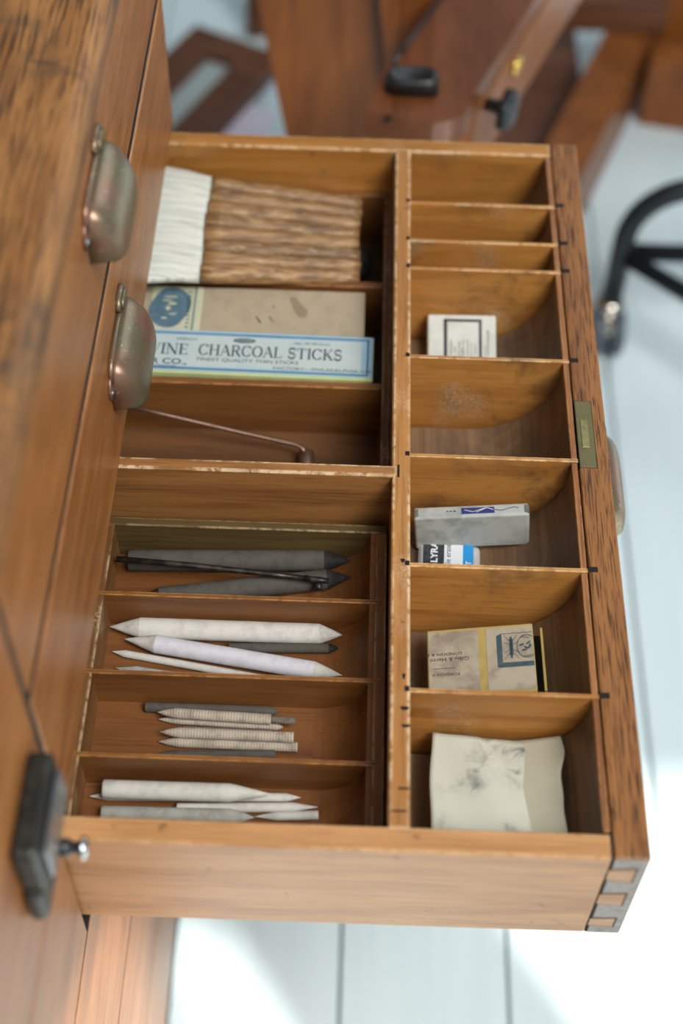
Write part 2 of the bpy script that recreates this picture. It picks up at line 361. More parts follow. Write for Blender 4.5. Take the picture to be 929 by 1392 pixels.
def serif_glyph(ch):
    """list of (polyline, [widths]) in a box of height 1, and the advance"""
    V = lambda x: ([(x, 0), (x, 1)], TK)
    def sf(x, y, w=.17): return ([(x-w, y), (x+w, y)], SF)
    G = {
     'I': ([V(.2), sf(.2, .02), sf(.2, .98)], .4),
     'V': ([([(.1, 1), (.45, 0)], TK), ([(.8, 1), (.45, 0)], TN), sf(.1, .98), sf(.8, .98, .14)], .9),
     'N': ([([(.16, 0), (.16, 1)], TN), ([(.14, 1), (.8, 0)], TK), ([(.8, 0), (.8, 1)], TN), sf(.16, .02), sf(.12, .98, .12), sf(.8, .98)], .98),
     'E': ([V(.18), ([(.18, .97), (.66, .97)], TN), ([(.18, .52), (.52, .52)], TN), ([(.18, .03), (.68, .03)], TN), ([(.65, .78), (.65, .98)], TN), ([(.52, .42), (.52, .62)], SF), ([(.68, 0), (.68, .24)], TN), sf(.15, .98, .12), sf(.15, .02, .12)], .76),
     'C': ([(arc(.48, .5, .38, .47, 40, 320), 'c'), ([(.80, .70), (.80, .98)], TN), ([(.80, .28), (.80, .12)], TN)], .92),
     'H': ([V(.18), V(.78), ([(.18, .52), (.78, .52)], TN), sf(.18, .02), sf(.18, .98), sf(.78, .02), sf(.78, .98)], .98),
     'A': ([([(.46, 1), (.1, 0)], TN), ([(.44, 1), (.82, 0)], TK), ([(.22, .36), (.68, .36)], TN), sf(.1, .02, .14), sf(.82, .02)], .94),
     'R': ([V(.18), (arc(.38, .74, .3, .23, 90, -90), 'c'), ([(.18, .97), (.38, .97)], TN), ([(.18, .51), (.40, .51)], TN), ([(.42, .5), (.78, 0)], TK), sf(.18, .02), sf(.15, .98, .12), sf(.82, .02, .1)], .9),
     'O': ([(arc(.48, .5, .38, .47, 0, 360, 22), 'c')], .96),
     'L': ([V(.18), ([(.18, .03), (.68, .03)], TN), ([(.68, 0), (.68, .26)], TN), sf(.18, .98), sf(.15, .02, .12)], .76),
     'S': ([(arc(.36, .74, .25, .23, 30, 250, 10)+arc(.36, .27, .27, .24, 80, -150, 10), 's'), ([(.6, .72), (.6, .96)], TN), ([(.1, .06), (.1, .32)], TN)], .74),
     'T': ([V(.42), ([(.06, .97), (.78, .97)], TN), ([(.07, .74), (.07, .97)], TN), ([(.77, .74), (.77, .97)], TN), sf(.42, .02)], .86),
     'K': ([V(.18), ([(.74, 1), (.24, .46)], TN), ([(.36, .58), (.78, 0)], TK), sf(.18, .02), sf(.18, .98), sf(.74, .98, .13), sf(.82, .02, .13)], .92),
     ' ': ([], .5)}
    return G[ch]
def serif_bm(bm, txt, x, y, h, z, width):
    adv = sum(serif_glyph(c)[1] for c in txt); sx = width/adv; cx = x
    for ch in txt:
        strokes, a = serif_glyph(ch)
        for pts, w in strokes:
            n = len(pts); L = []; Rr = []
            for i, p in enumerate(pts):
                q0 = Vector(pts[max(i-1, 0)]); q1 = Vector(pts[min(i+1, n-1)]); d = (q1-q0).normalized(); nn = Vector((-d.y, d.x))
                if w == 'c': ww = TN+(TK-TN)*abs(d.y)
                elif w == 's': ww = TN+(TK-TN)*abs(d.x)
                else: ww = w
                L.append(Vector(p)+nn*ww/2); Rr.append(Vector(p)-nn*ww/2)
            T = lambda q: bm.verts.new((cx+q.x*sx, y+q.y*h, z))
            LL = [T(q) for q in L]; RR = [T(q) for q in Rr]
            for i in range(n-1): bm.faces.new((LL[i], LL[i+1], RR[i+1], RR[i]))
        cx += a*sx
    return bm
def up(bm):
    for f in bm.faces:
        f.normal_update()
        if f.normal.z < 0: f.normal_flip()
def decal(name, bm, mat, parent):
    """flat print lying on a thing, in the thing's own space"""
    up(bm); me = bpy.data.meshes.new(name); bm.to_mesh(me); bm.free(); return link(name, me, mat, parent)

# ------------------------------------------------------------------ the setting: floor boards, window wall added for the sun
FZ = -0.62
fl = box('floor', -2.4, 2.4, -1.75, 3.6, FZ-.06, FZ-.0225, 'floor_gap', bev=0); tag(fl, kind='structure')
BW = .1505; bm = bbox(bmesh.new(), -BW/2+.0012, BW/2-.0012, -2.65, 2.65, -.022, 0, .0014)
fb_me = bpy.data.meshes.new('floor_board'); bmesh.ops.recalc_face_normals(bm, faces=bm.faces); bm.to_mesh(bm_me := fb_me); bm.free(); fb_me.materials.append(MT['floor'])
for i in range(-15, 16):
    o = bpy.data.objects.new('floor_board', fb_me); COL.objects.link(o); o.parent = fl
    o.location = (.0022+BW*(i+.5), .925, FZ)
# unseen wall added to shape the sun; its openings set the floor patches
wy0, wy1 = -1.645, -1.62
bm = bmesh.new(); zt = 3.6; s0 = .25
OPEN = ((.30, .89, 1.36), (.905, 1.00, 1.06), (1.26, 2.35, 1.20))
xs_ = -2.4
for (x0, x1, s1) in OPEN:
    bbox(bm, xs_, x0, wy0, wy1, s0, zt); bbox(bm, x0, x1, wy0, wy1, s1, zt); xs_ = x1
bbox(bm, xs_, 2.6, wy0, wy1, s0, zt); bbox(bm, -2.4, 2.6, wy0, wy1, FZ-.0225, s0)
w = finish('wall_near', bm, 'wall'); tag(w, kind='structure')
for k, (x0, x1, s1) in enumerate(OPEN):  # frames lining the added sun openings
    bm = bmesh.new(); a = .006
    for (p, q, r_, s_) in ((x0, x1, s0, s0+a), (x0, x1, s1-a, s1), (x0, x0+a, s0+a, s1-a), (x1-a, x1, s0+a, s1-a)):
        bbox(bm, p, q, wy0+.004, wy1-.004, r_, s_)
    f = finish('window_%d' % (k+1), bm, 'wall'); tag(f, kind='structure')

# ------------------------------------------------------------------ the cabinet with its open drawer
XF = -0.2915                        # plane of the closed drawer fronts
cab = empty('drawer_cabinet', (-.55, .22, FZ))
tag(cab, 'old oak drawer cabinet with a wide divided drawer pulled open', 'cabinet')
# top slab with a rounded front edge
bm = bmesh.new()
zt, zb, xo, rr = .231, .206, XF+.003, .010
prof = [(-.80, zb), (xo-.003, zb), (xo, zb+.003)]+[(xo-rr+rr*math.sin(R(a)), zt-rr+rr*math.cos(R(a))) for a in range(90, -1, -15)]+[(-.80, zt)]
extrude_poly(bm, prof, 'Y', -.20, .558); tp = finish('top_board', bm, 'cab_top', cab); tag(tp, 'worn oak top board with dark open grain')
box('side_panel', -.79, XF-.024, .534, .554, -.56, zb-.0005, 'cab_front', cab)
box('side_panel', -.79, XF-.024, -.195, -.175, -.56, zb-.0005, 'cab_front', cab)
box('back_panel', -.80, -.79, -.195, .554, -.56, zb-.0005, 'cab_inside', cab)
box('bottom_panel', -.79, XF-.024, -.174, .533, -.56, -.545, 'cab_inside', cab)
for (x, y) in ((-.34, -.15), (-.34, .51), (-.76, -.15), (-.76, .51)):
    bm = bmesh.new()
    vs_ = [(.020, .020, -.5605), (.012, .012, FZ+.0003)]
    tops = [bm.verts.new((x+sx*.020, y+sy*.020, -.5605)) for sx, sy in ((-1, -1), (1, -1), (1, 1), (-1, 1))]
    bots = [bm.verts.new((x+sx*.012, y+sy*.012, FZ+.0003)) for sx, sy in ((-1, -1), (1, -1), (1, 1), (-1, 1))]
    for i in range(4): bm.faces.new((tops[i], tops[(i+1) % 4], bots[(i+1) % 4], bots[i]))
    bm.faces.new(tops); bm.faces.new(bots[::-1]); finish('foot', bm, 'cab_inside', cab)
# front posts (stile): the upper piece reaches a little further than the lower one
box('stile', XF-.022, XF, -.195, .0075, .0035, zb-.0008, 'cab_front', cab, .0012)
box('stile', XF-.022, XF, -.195, -.0025, -.112, .0028, 'cab_front', cab, .0012)

def pull_mesh():
    """bin pull: a rounded cup on a flange with two screw ears. local: X out of the drawer front, Y along it, Z up"""
    bm = bmesh.new(); h, d, zt_, zb_ = .0340, .0180, .0150, -.0165
    NY, NA = 22, 12; rows = []
    for i in range(NY+1):
        u = -1+2*i/NY; u = math.copysign(abs(u)**.75, u)
        s = max(1-abs(u)**7.0, 0)**(1/2.6); row = []
        for j in range(NA+1):
            a = R(100*j/NA)
            x = d*s*math.sin(min(a, R(90)))**.75 if a > 0 else 0
            zz = zb_+(zt_-zb_)*(math.cos(min(a, R(90)))*.62+.38*(1-j/NA))*(.45+.55*s)
            row.append(bm.verts.new((x+.0012, u*h, zz)))
        rows.append(row)
    for A, B in zip(rows, rows[1:]):
        for j in range(NA): bm.faces.new((A[j], A[j+1], B[j+1], B[j]))
    bmesh.ops.remove_doubles(bm, verts=bm.verts, dist=1e-6)
    bmesh.ops.recalc_face_normals(bm, faces=bm.faces)
    g = bm.faces[:]; bmesh.ops.solidify(bm, geom=g, thickness=.0011)
    # rolled lip along the wall
    tube(bm, [(.0013, -h*.97, zt_*.35), (.0014, -h*.9, zt_*.86), (.0014, -h*.75, zt_), (.0014, 0, zt_+.0008), (.0014, h*.75, zt_), (.0014, h*.9, zt_*.86), (.0013, h*.97, zt_*.35)], .0016, 8)
    pts = [(.0190+.0105*math.cos(R(a)), .0205+.0056*math.sin(R(a))) for a in range(0, 360, 20)]      # raised rosette behind the far end
    extrude_poly(bm, pts, 'X', 0, .0030); extrude_poly(bm, [(p[0]*.75+.00475, p[1]*.75+.0051) for p in pts], 'X', .003, .0045)
    for sgn in (-1, 1):          # ears
        pts = [(sgn*h*.93+.0062*math.cos(R(a))*1.15, .0005+.0085*math.sin(R(a))) for a in range(0, 360, 24)]
        extrude_poly(bm, pts, 'X', 0, .0016)
    bmesh.ops.recalc_face_normals(bm, faces=bm.faces)
    me = bpy.data.meshes.new('cup_pull'); bm.to_mesh(me); bm.free(); me.materials.append(MT['bronze'])
    for p in me.polygons: p.use_smooth = True
    return me
PULL = pull_mesh()
def screw_mesh():
    bm = bmesh.new(); lathe(bm, [(0, .0022), (.0006, .0021), (.0011, .0013), (.0013, 0)], 12)
    me = bpy.data.meshes.new('screw'); bm.to_mesh(me); bm.free(); me.materials.append(MT['screw']); return me
SCREW = screw_mesh()
def put(name, me, parent, loc):
    o = bpy.data.objects.new(name, me); COL.objects.link(o); o.parent = parent
    w = Vector((0, 0, 0)); p = parent
    while p is not None: w += p.location; p = p.parent
    o.location = Vector(loc)-w; return o
def closed_drawer(z0, z1, y0, pull_z=None, lip=0.0, bev=.0018):
    d = box('closed_drawer', XF-.020, XF+lip, y0, .556, z0, z1, 'cab_front', cab, bev, seg=2)
    if pull_z is not None:
        p = put('cup_pull', PULL, d, (XF+lip, .2755, pull_z)); tag(p, 'aged bronze cup pull')
        for s_ in (-1, 1): put('screw', SCREW, d, (XF+lip+.0016, .2755+s_*.0348, pull_z-.0005))
    return d
closed_drawer(.1170, .2045, .0135, .174)
closed_drawer(.0035, .1100, .0135, .062, .0005)
box('joint', XF-.018, XF-.0006, .0135, .5555, .1100, .1128, 'black_gap', cab, 0)  # dark filler strips: shade of the gaps between fronts put into colour
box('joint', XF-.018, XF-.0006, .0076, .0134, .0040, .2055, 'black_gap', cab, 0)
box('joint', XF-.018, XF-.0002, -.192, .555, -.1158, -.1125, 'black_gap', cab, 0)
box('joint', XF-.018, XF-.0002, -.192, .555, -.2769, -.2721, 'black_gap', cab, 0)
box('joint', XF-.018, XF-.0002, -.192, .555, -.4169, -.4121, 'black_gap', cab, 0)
closed_drawer(-.272, -.116, -.192, bev=.0004); closed_drawer(-.412, -.277, -.192, bev=.0004); closed_drawer(-.545, -.417, -.192, bev=.0004)
# black latch on the front post
lt = box('latch', XF+.0002, XF+.0125, -.056, -.006, .068, .104, 'iron', cab, .003, seg=2); tag(lt, 'black iron latch on the front post')
bm = bmesh.new(); bbox(bm, XF+.0126, XF+.0150, -.051, -.012, .073, .099, .0008); finish('latch_plate', bm, 'steel', lt)
bm = bmesh.new(); bbox(bm, XF+.0002, XF+.0090, -.058, -.022, .040, .0675, .0025); finish('latch_arm', bm, 'iron', lt)
bm = lathe(bmesh.new(), [(0, .0042), (.006, .0042), (.0065, .0028), (.011, .0028)], 14); bm.transform(Matrix.Translation((XF+.0091, -.0275, .052))); finish('latch_stem', bm, 'plastic_black', lt, True)
bm = lathe(bmesh.new(), [(0, .0030), (.0007, .0052), (.002, .0056), (.0034, .0046), (.0042, .002), (.0044, 0)], 18); bm.transform(Matrix.Translation((XF+.0196, -.0275, .052))); finish('latch_nut', bm, 'screw', lt, True)

# the open drawer: a bottom with side boards, front, rails and partitions
XB = -.46
H = .0957
dr = box('open_drawer', XB, -.0185, .0134, .5366, -.0930, -.0835, 'well', cab, 0); tag(dr, 'divided drawer pulled open')
fp = box('front_board', -.0183, 0, 0, .55, -H, 0, 'front_rim', dr, .0012, seg=2); tag(fp, 'oak front board with dark open grain')
box('end_grain', -.0178, -.0012, -.00025, .0006, -H+.0012, -.0012, 'endgrain', dr, 0)
box('near_side', XB, -.0190, 0, .0133, -H, -.0005, 'side_out', dr, .0010)
box('far_side', XB, -.0190, .5367, .55, -H, -.0005, 'maple', dr, .0010)
box('back_board', XB-.012, XB, 0, .55, -H, -.0005, 'maple_y', dr, .0008)
for (zc, z1) in ((-.0182, -.0265), (-.0482, -.0564), (-.0790, -.0850)):     # half-blind dovetails of the near side
    hh = abs(zc-z1); bm = bmesh.new()
    extrude_poly(bm, [(-.0192, zc-hh*.72), (-.0058, zc-hh), (-.0058, zc+hh*.85), (-.0192, zc+hh*.66)], 'Y', -.0006, .004)
    finish('dovetail', bm, 'tail', dr)
    bm = bmesh.new(); e = .0009
    extrude_poly(bm, [(-.0192, zc-hh*.72-e), (-.0058+e, zc-hh-e), (-.0058+e, zc+hh*.85+e), (-.0192, zc+hh*.66+e)], 'Y', -.0004, .003)
    finish('dovetail_joint', bm, 'black_gap', dr)
box('corner_joint', -.0193, -.0180, -.0002, .0136, -.094, .0001, 'black_gap', dr, 0)
# long rail and cross rail
box('long_rail', -.1300, -.1192, .0120, .5380, -.0835, 0, 'maple_y', dr, .0009)
box('cross_rail', XB, -.1268, .2370, .2452, -.0835, .0002, 'cross', dr, .0009)
box('rail_joint', -.1268, -.1256, .2364, .2458, -.002, .0003, 'slot', dr, 0)
PY = [.4827, .4443, .4173, .3358, .2545, .1740, .0922]
PT = .0026
for y in PY:
    box('partition', -.1222, -.0150, y-PT/2, y+PT/2, -.0835, -.0012 if y > .40 else -.0006, 'partition', dr, .0003)
    box('slot', -.0186, -.0132, y-.0016, y+.0019, -.004, .0002, 'slot', dr, 0)
    box('slot', -.1222, -.1197, y-.0012, y+.0019, -.004, .00025, 'slot', dr, 0)
def cove(name, y0, y1, parent, xl, xr, cx, cz, r, zb, ztop, mat):
    pr_ = [(xl, zb), (xl, cz-r)]
    for k in range(0, 13): a = R(90*k/12); pr_.append((cx+(xr-cx)*math.sin(a), cz-r*math.cos(a)))
    pr_ += [(xr, ztop), (xr+.0036, ztop), (xr+.0036, zb)]
    bm = extrude_poly(bmesh.new(), pr_, 'Y', y0, y1); return finish(name, bm, mat, parent)
edges = [.5366]+PY+[.0134]
for a, b in zip(edges, edges[1:]):
    cove('coved_floor', b+PT/2+.0008, a-PT/2-.0020, dr, -.1191, -.0226, -.0790, -.0065, .0592, -.0834, -.0060, 'floor_in')
    box('front_lining', -.0226, -.0190, b+PT/2+.0002, a-PT/2-.0002, -.0059, -.0014, 'lining', dr, .0004)
# lock let into the top edge
lk = box('lock_plate', -.0180, -.0080, .2486, .3012, -.004, .0004, 'brass', dr, .0002)
box('lock_bolt', -.0157, -.0110, .2638, .2861, -.002, .0009, 'brass_light', dr, .0003)
box('lock_recess', -.0183, -.0077, .2483, .3015, -.004, .0002, 'slot', dr, 0)
o = put('cup_pull', PULL, dr, (0.0, .2755, -.044)); tag(o, 'aged bronze cup pull')
for s_ in (-1, 1): put('screw', SCREW, dr, (.0016, .2755+s_*.0348, -.0445))
# loose knots of dirt on the rail
for (y, x, a, b) in ((.0805, -.1222, .0022, .0016), (.0700, -.1215, .0022, .0012), (.0340, -.1225, .003, .0008), (.0215, -.1245, .0042, .0007), (.100, -.1226, .0008, .0024), (.176, -.1235, .0012, .0018)):
    bm = bmesh.new(); pts = [(x+a*math.cos(R(k))*(1+.25*math.sin(3*R(k))), y+b*math.sin(R(k))*(1+.3*math.cos(2*R(k)))) for k in range(0, 360, 30)]
    extrude_poly(bm, pts, 'Z', -.001, .00015); finish('ink_spot', bm, 'slot', dr)

# ------------------------------------------------------------------ lift-out trays
ZR, TF = -.036, -.067
tr = empty('pencil_tray', (-.216, .12, -.0834))
tag(tr, 'brown wooden tray of four slots holding paper blending stumps', 'tray')
TX0, TX1, TY0, TY1 = -.3045, -.1312, .0150, .2275
box('tray_base', TX0+.006, TX1-.006, TY0+.006, TY1-.006, -.0834, TF, 'tray_floor', tr, 0)
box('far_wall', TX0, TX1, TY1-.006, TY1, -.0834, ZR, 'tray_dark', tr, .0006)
box('near_wall', TX0, TX1, TY0, TY0+.006, -.0834, ZR, 'tray', tr, .0006)
box('left_wall', TX0, TX0+.0085, TY0+.006, TY1-.006, -.0834, ZR, 'tray_y', tr, .0006)
box('right_wall', TX1-.0068, TX1, TY0+.006, TY1-.006, -.0834, ZR, 'tray_y', tr, .0006)
TD = [.1715, .1183, .0663]
for y in TD: box('tray_partition', TX0+.0020, TX1-.0025, y-.0014, y+.0014, TF-.004, ZR+.0002, 'tray', tr, .0003)
te = [TY1-.006+.0014]+TD+[TY0+.006-.0014]
for a, b in zip(te, te[1:]):
    y0, y1 = b+.0015, a-.0015
    pr_ = [(-.1705, TF+.0001)]+[(-.1705+.0295*math.sin(R(90*k/10)), ZR-.002-(ZR-.002-TF)*math.cos(R(90*k/10))) for k in range(1, 11)]
    pr_ += [(-.1410, ZR-.0006), (-.1381, ZR-.0006), (-.1381, TF+.0001)]
    finish('coved_end', extrude_poly(bmesh.new(), pr_, 'Y', y0, y1), 'tray_floor', tr)
tr2 = empty('brush_tray', (-.24, .39, -.0834))
tag(tr2, 'dark brown wooden tray of three slots holding a wide brush and charcoal boxes', 'tray')
UX0, UX1, UY0, UY1 = -.44, -.1305, .2462, .5352
box('right_wall', UX1-.0055, UX1, UY0, UY1, -.0834, ZR-.001, 'tray_y', tr2, .0005)
box('far_wall', UX0, UX1-.0056, UY1-.005, UY1, -.0834, ZR-.001, 'tray', tr2, .0005)
box('left_wall', UX0, UX0+.005, UY0, UY1-.0051, -.0834, ZR-.001, 'tray_y', tr2, .0005)
box('tray_partition', UX0+.006, UX1-.0056, .4345, .4400, -.0834, ZR-.001, 'tray', tr2, .0005)
box('tray_partition', UX0+.006, UX1-.0056, .3395, .3450, -.0834, ZR-.001, 'tray', tr2, .0005)

# ------------------------------------------------------------------ blending stumps
def stump(name, label, p0, p1, r, mat, tip0=0.0, tip1=0.0, tipmat=None, rib=False, blunt=.35, group=None, cat='blending stump', n=20):
    """a rolled paper stump from p0 to p1; tip0/tip1 are the lengths of the cones (0: cut square)"""
    p0, p1 = Vector(p0), Vector(p1); d = p1-p0; L = d.length; h = L/2
    prof = []
    def cone(t0, t1, r0, r1, k=7):
        out = []
        for i in range(k+1):
            u = i/k; out.append((t0+(t1-t0)*u, r0+(r1-r0)*(u if True else u)))
        return out
    body = []
    a0 = -h+tip0; a1 = h-tip1
    if tip0 == 0: body += [(-h, 0), (-h, r*.55), (-h+.0001, r*.93), (-h+.0006, r)]
    else: body += [(a0, r)]
    if rib:
        k = int(L/.0016)
        for i in range(1, k):
            tt = a0+(a1-a0)*i/k; body.append((tt, r*(1-(.02 if i % 2 else 0))))
    else:
        for i in range(1, 8): body.append((a0+(a1-a0)*i/8, r*(1+random.uniform(-.012, .012))))
    if tip1 == 0: body += [(h-.0006, r), (h-.0001, r*.93), (h, r*.55), (h, 0)]
    else: body += [(a1, r)]
    def cone_prof(sgn, tl):
        end = sgn*h; st = end-sgn*tl; k = 9; out = []
        for i in range(k+1):
            u = i/k; rr_ = r*(1-u)**.92*(1-blunt*.2)+r*blunt*.2*(1-u**3)
            if rib and i % 2: rr_ *= .93
            out.append((st+(end-st)*u, max(rr_, .00015)))
        out.append((end+sgn*.0001, 0)); return out
    prof = list(body); kids = []
    c0 = cone_prof(-1, tip0) if tip0 else None; c1 = cone_prof(1, tip1) if tip1 else None
    if tipmat is None:
        if c0: prof = c0[::-1][:-1]+prof
        if c1: prof = prof+c1[1:]
    bm = lathe(bmesh.new(), prof, n, caps=not tipmat or (tip0 == 0 and tip1 == 0)); bmesh.ops.recalc_face_normals(bm, faces=bm.faces)
    me = bpy.data.meshes.new(name); bm.to_mesh(me); bm.free()
    o = link(name, me, mat, None, True); tag(o, label, cat, group)
    o.location = (p0+p1)/2
    o.rotation_euler = (random.uniform(0, 6), -math.asin(d.z/L), math.atan2(d.y, d.x))
    if tipmat:
        for c in (c0, c1):
            if not c: continue
            bm = lathe(bmesh.new(), c, n, caps=False); bmesh.ops.recalc_face_normals(bm, faces=bm.faces)
            me = bpy.data.meshes.new('tip'); bm.to_mesh(me); bm.free(); link('tip', me, tipmat, o, True)
    return o
G1 = 'paper blending stumps in the tray slots'
stump('blending_stump', 'thick charcoal-grey stump lying furthest back in the top tray slot', (-.2890, .2122, -.0601), (-.1527, .2176, -.0601), .0067, 'st_dark', 0, .0165, 'st_black', group=G1)
stump('blending_stump', 'thick grey stump with a worn black point beneath the thin black rod', (-.2790, .1835, -.0604), (-.1524, .2058, -.0604), .0064, 'st_dark', .012, .0150, 'st_black', group=G1)
stump('blending_stump', 'thickest clean white stump with points at both ends in the second tray slot', (-.2944, .1638, -.0606), (-.1563, .1636, -.0606), .0063, 'st_white', .0180, .0140, 'st_tip', group=G1)
stump('blending_stump', 'white double-pointed stump lying slanted across the second tray slot', (-.2848, .1560, -.0612), (-.1557, .1362, -.0612), .0055, 'st_white2', .0190, .0165, 'st_tip', group=G1)
stump('blending_stump', 'thin white pencil-like stump in front of the slanted white stump', (-.2918, .1492, -.0646), (-.1836, .1310, -.0646), .0023, 'st_pale', .008, .008, group=G1)
stump('blending_stump', 'slim blackened stump half hidden under the thickest white stump', (-.2232, .1538, -.0636), (-.1580, .1558, -.0630), .0030, 'st_dark', 0, .006, 'st_black', group=G1, blunt=1.6)
stump('blending_stump', 'pale stump mostly hidden behind the partition of the second slot', (-.2881, .1375, -.0638), (-.2163, .1275, -.0638), .0030, 'st_grey', .012, 0, group=G1)
G2 = 'small rolled tortillons in the third tray slot'
stump('tortillon', 'dark grey cut-end tortillon at the back of the third tray slot', (-.2680, .1122, -.0638), (-.1908, .1122, -.0638), .0030, 'st_dark', 0, .006, None, group=G2, blunt=1.5, cat='tortillon')
t2 = stump('tortillon', 'ribbed grey tortillon with a narrow stub on its right end, topmost of the pile', (-.2598, .1064, -.0590), (-.1950, .1040, -.0586), .0031, 'st_tan', .010, 0, None, True, blunt=1.6, group=G2, cat='tortillon')
bm = lathe(bmesh.new(), [(.0322, .0019), (.0330, .0021), (.0460, .0021), (.0466, .0012)], 14); bmesh.ops.recalc_face_normals(bm, faces=bm.faces)
me = bpy.data.meshes.new('stub'); bm.to_mesh(me); bm.free(); link('stub', me, 'st_tan_dark', t2, True)
stump('tortillon', 'ribbed tan tortillon tucked just under the topmost one', (-.2596, .1050, -.0646), (-.1882, .1026, -.0646), .0023, 'st_tan', .009, .004, None, True, blunt=1.6, group=G2, cat='tortillon')
stump('tortillon', 'sooty dark tortillon buried in the middle of the tortillon pile', (-.2505, .0988, -.0646), (-.1944, .0985, -.0646), .0023, 'st_tan_dark', .006, 0, None, True, blunt=1.6, group=G2, cat='tortillon')
stump('tortillon', 'pale ribbed tortillon with a dark cut end in the middle of the pile', (-.2573, .0945, -.0602), (-.1816, .0935, -.0597), .0032, 'st_tan', .011, 0, None, True, blunt=1.6, group=G2, cat='tortillon')
stump('tortillon', 'ribbed tan tortillon with a pinched end in front of the pale one', (-.2580, .0905, -.0643), (-.1793, .0898, -.0640), .0029, 'st_tan', .011, 0, None, True, blunt=1.6, group=G2, cat='tortillon')
stump('tortillon', 'blackened tortillon lying along the front of the third tray slot', (-.2626, .0812, -.0640), (-.1916, .0845, -.0640), .0029, 'st_dark', .012, 0, None, group=G2, cat='tortillon')
stump('tortillon', 'short pale tortillon peeking over the lowest tray partition', (-.2090, .0768, -.0645), (-.1751, .0790, -.0645), .0024, 'st_tan', 0, .003, None, True, blunt=1.6, group=G2, cat='tortillon')
stump('blending_stump', 'fat white stump with a square left end, back of the nearest tray slot', (-.2842, .0562, -.0566), (-.1920, .0565, -.0566), .0052, 'st_pale', 0, .0230, None, group=G1)
stump('blending_stump', 'slender white stump pointed at both ends beneath the fat white one', (-.2925, .0555, -.0646), (-.1762, .0590, -.0646), .0024, 'st_white', .010, .008, None, group=G1)
stump('blending_stump', 'white stump with a paper-cut left end in the middle of the nearest slot', (-.2438, .0500, -.0643), (-.1666, .0535, -.0643), .0027, 'st_white', 0, .014, None, group=G1)
stump('blending_stump', 'dull grey stump at the front of the nearest tray slot', (-.2842, .0443, -.0625), (-.2009, .0452, -.0625), .0044, 'st_grey', 0, .013, None, group=G1, blunt=1.2)
stump('blending_stump', 'short cream stump end in the front right of the nearest slot', (-.2008, .0466, -.0644), (-.1659, .0488, -.0644), .0025, 'st_pale', .012, 0, None, group=G1)

# folding atomisers: thin hinged blow-pipes
at = empty('mouth_atomizer', (-.232, .20, -.05)); tag(at, 'thin blackened metal blow-pipe lying over the dark stumps', 'atomizer')
bm = tube(bmesh.new(), [(-.2938, .2030, -.0462), (-.25, .2010, -.0473), (-.20, .1972, -.0483), (-.1800, .1952, -.0484)], [.0019, .0019, .0018, .0016], 10); finish('pipe', bm, 'darkrod', at, True)
bm = tube(bmesh.new(), [(-.1800, .1952, -.0484), (-.1760, .1947, -.0484), (-.1720, .1942, -.0484), (-.1655, .1936, -.0484)], [.0021, .0018, .0022, .0016], 10); finish('joint', bm, 'darkrod', at, True)
bm = tube(bmesh.new(), [(-.1714, .1938, -.0505), (-.1714, .1895, -.0530)], .0019, 10); finish('nozzle', bm, 'darkrod', at, True)
at2 = empty('mouth_atomizer', (-.25, .315, -.08)); tag(at2, 'bent copper blow-pipe lying in the empty brown tray slot', 'atomizer')
bm = tube(bmesh.new(), [(-.3200, .3300, -.0460), (-.28, .3270, -.0545), (-.23, .3220, -.0640), (-.1960, .3188, -.0702), (-.1905, .3178, -.0708), (-.1870, .3160, -.0720), (-.1850, .3135, -.0735)], .0016, 10); finish('pipe', bm, 'copper', at2, True)
bm = tube(bmesh.new(), [(-.1843, .3170, -.0770), (-.1843, .3160, -.0770), (-.1838, .3020, -.0776), (-.1838, .3010, -.0776)], [.0046, .0055, .0055, .0046], 16); finish('nozzle', bm, 'copper', at2, True)

# ------------------------------------------------------------------ wide white-haired brush with a handle of joined bamboo
br = empty('wide_brush', (-.21, .48, -.045)); tag(br, 'wide flat brush with white hair and a handle of joined bamboo tubes', 'brush')
NB = 8
def bx(u, v):            # u: 0 right end .. 1 hair line .. 1.36 hair tips; v: 0 near .. 1 far
    x = -.1540-.1085*u
    yn = .4408-.0178*u; yf = .5290-.0012*u
    z = -.0400+.0150*u
    return Vector((x+.0008*math.sin(9*v), yn+(yf-yn)*v, z))
for k in range(NB):
    v = (k+.5)/NB; j = random.uniform(-.004, .004)
    pts = [bx(u, v) for u in (0+j*.3, .06, .3, .6, .9, 1.0)]
    w0 = (bx(0, 1)-bx(0, 0)).length/NB/2; w1 = (bx(1, 1)-bx(1, 0)).length/NB/2
    rr = [w0*.90, w0*1.03, w0*1.03*(1+random.uniform(-.04, .04)), (w0+w1)/2*1.04, w1*1.03, w1*.98]
    bm = tube(bmesh.new(), pts, rr, 12)
    finish('bamboo_tube', bm, 'bamboo', br, True)
bm = bmesh.new(); rows = []; NV = 54
for i, u in enumerate((1.0, 1.04, 1.15, 1.28, 1.38, 1.44)):
    row_t, row_b = [], []
    for k in range(NV+1):
        v = k/NV; vv = (v-.5)*(1+.10*(u-1)/.4)+.5+.012*(u-1); p = bx(u if i < 5 else u+random.uniform(-.02, .02), vv)
        th = (.0060-.0030*(u-1)/.44)*(1-abs(2*v-1)**8*.5)+.00035*math.sin(k*2.3)+random.uniform(-.0003, .0003)
        p.z += .002*math.sin(math.pi*min((u-1)/.44, 1))
        row_t.append(bm.verts.new(p+Vector((0, 0, th)))); row_b.append(bm.verts.new(p-Vector((0, 0, th))))
    rows.append((row_t, row_b))
for (a, b), (c, d) in zip(rows, rows[1:]):
    for k in range(NV):
        bm.faces.new((a[k], a[k+1], c[k+1], c[k])); bm.faces.new((b[k], d[k], d[k+1], b[k+1]))
    bm.faces.new((a[0], c[0], d[0], b[0])); bm.faces.new((a[NV], b[NV], d[NV], c[NV]))
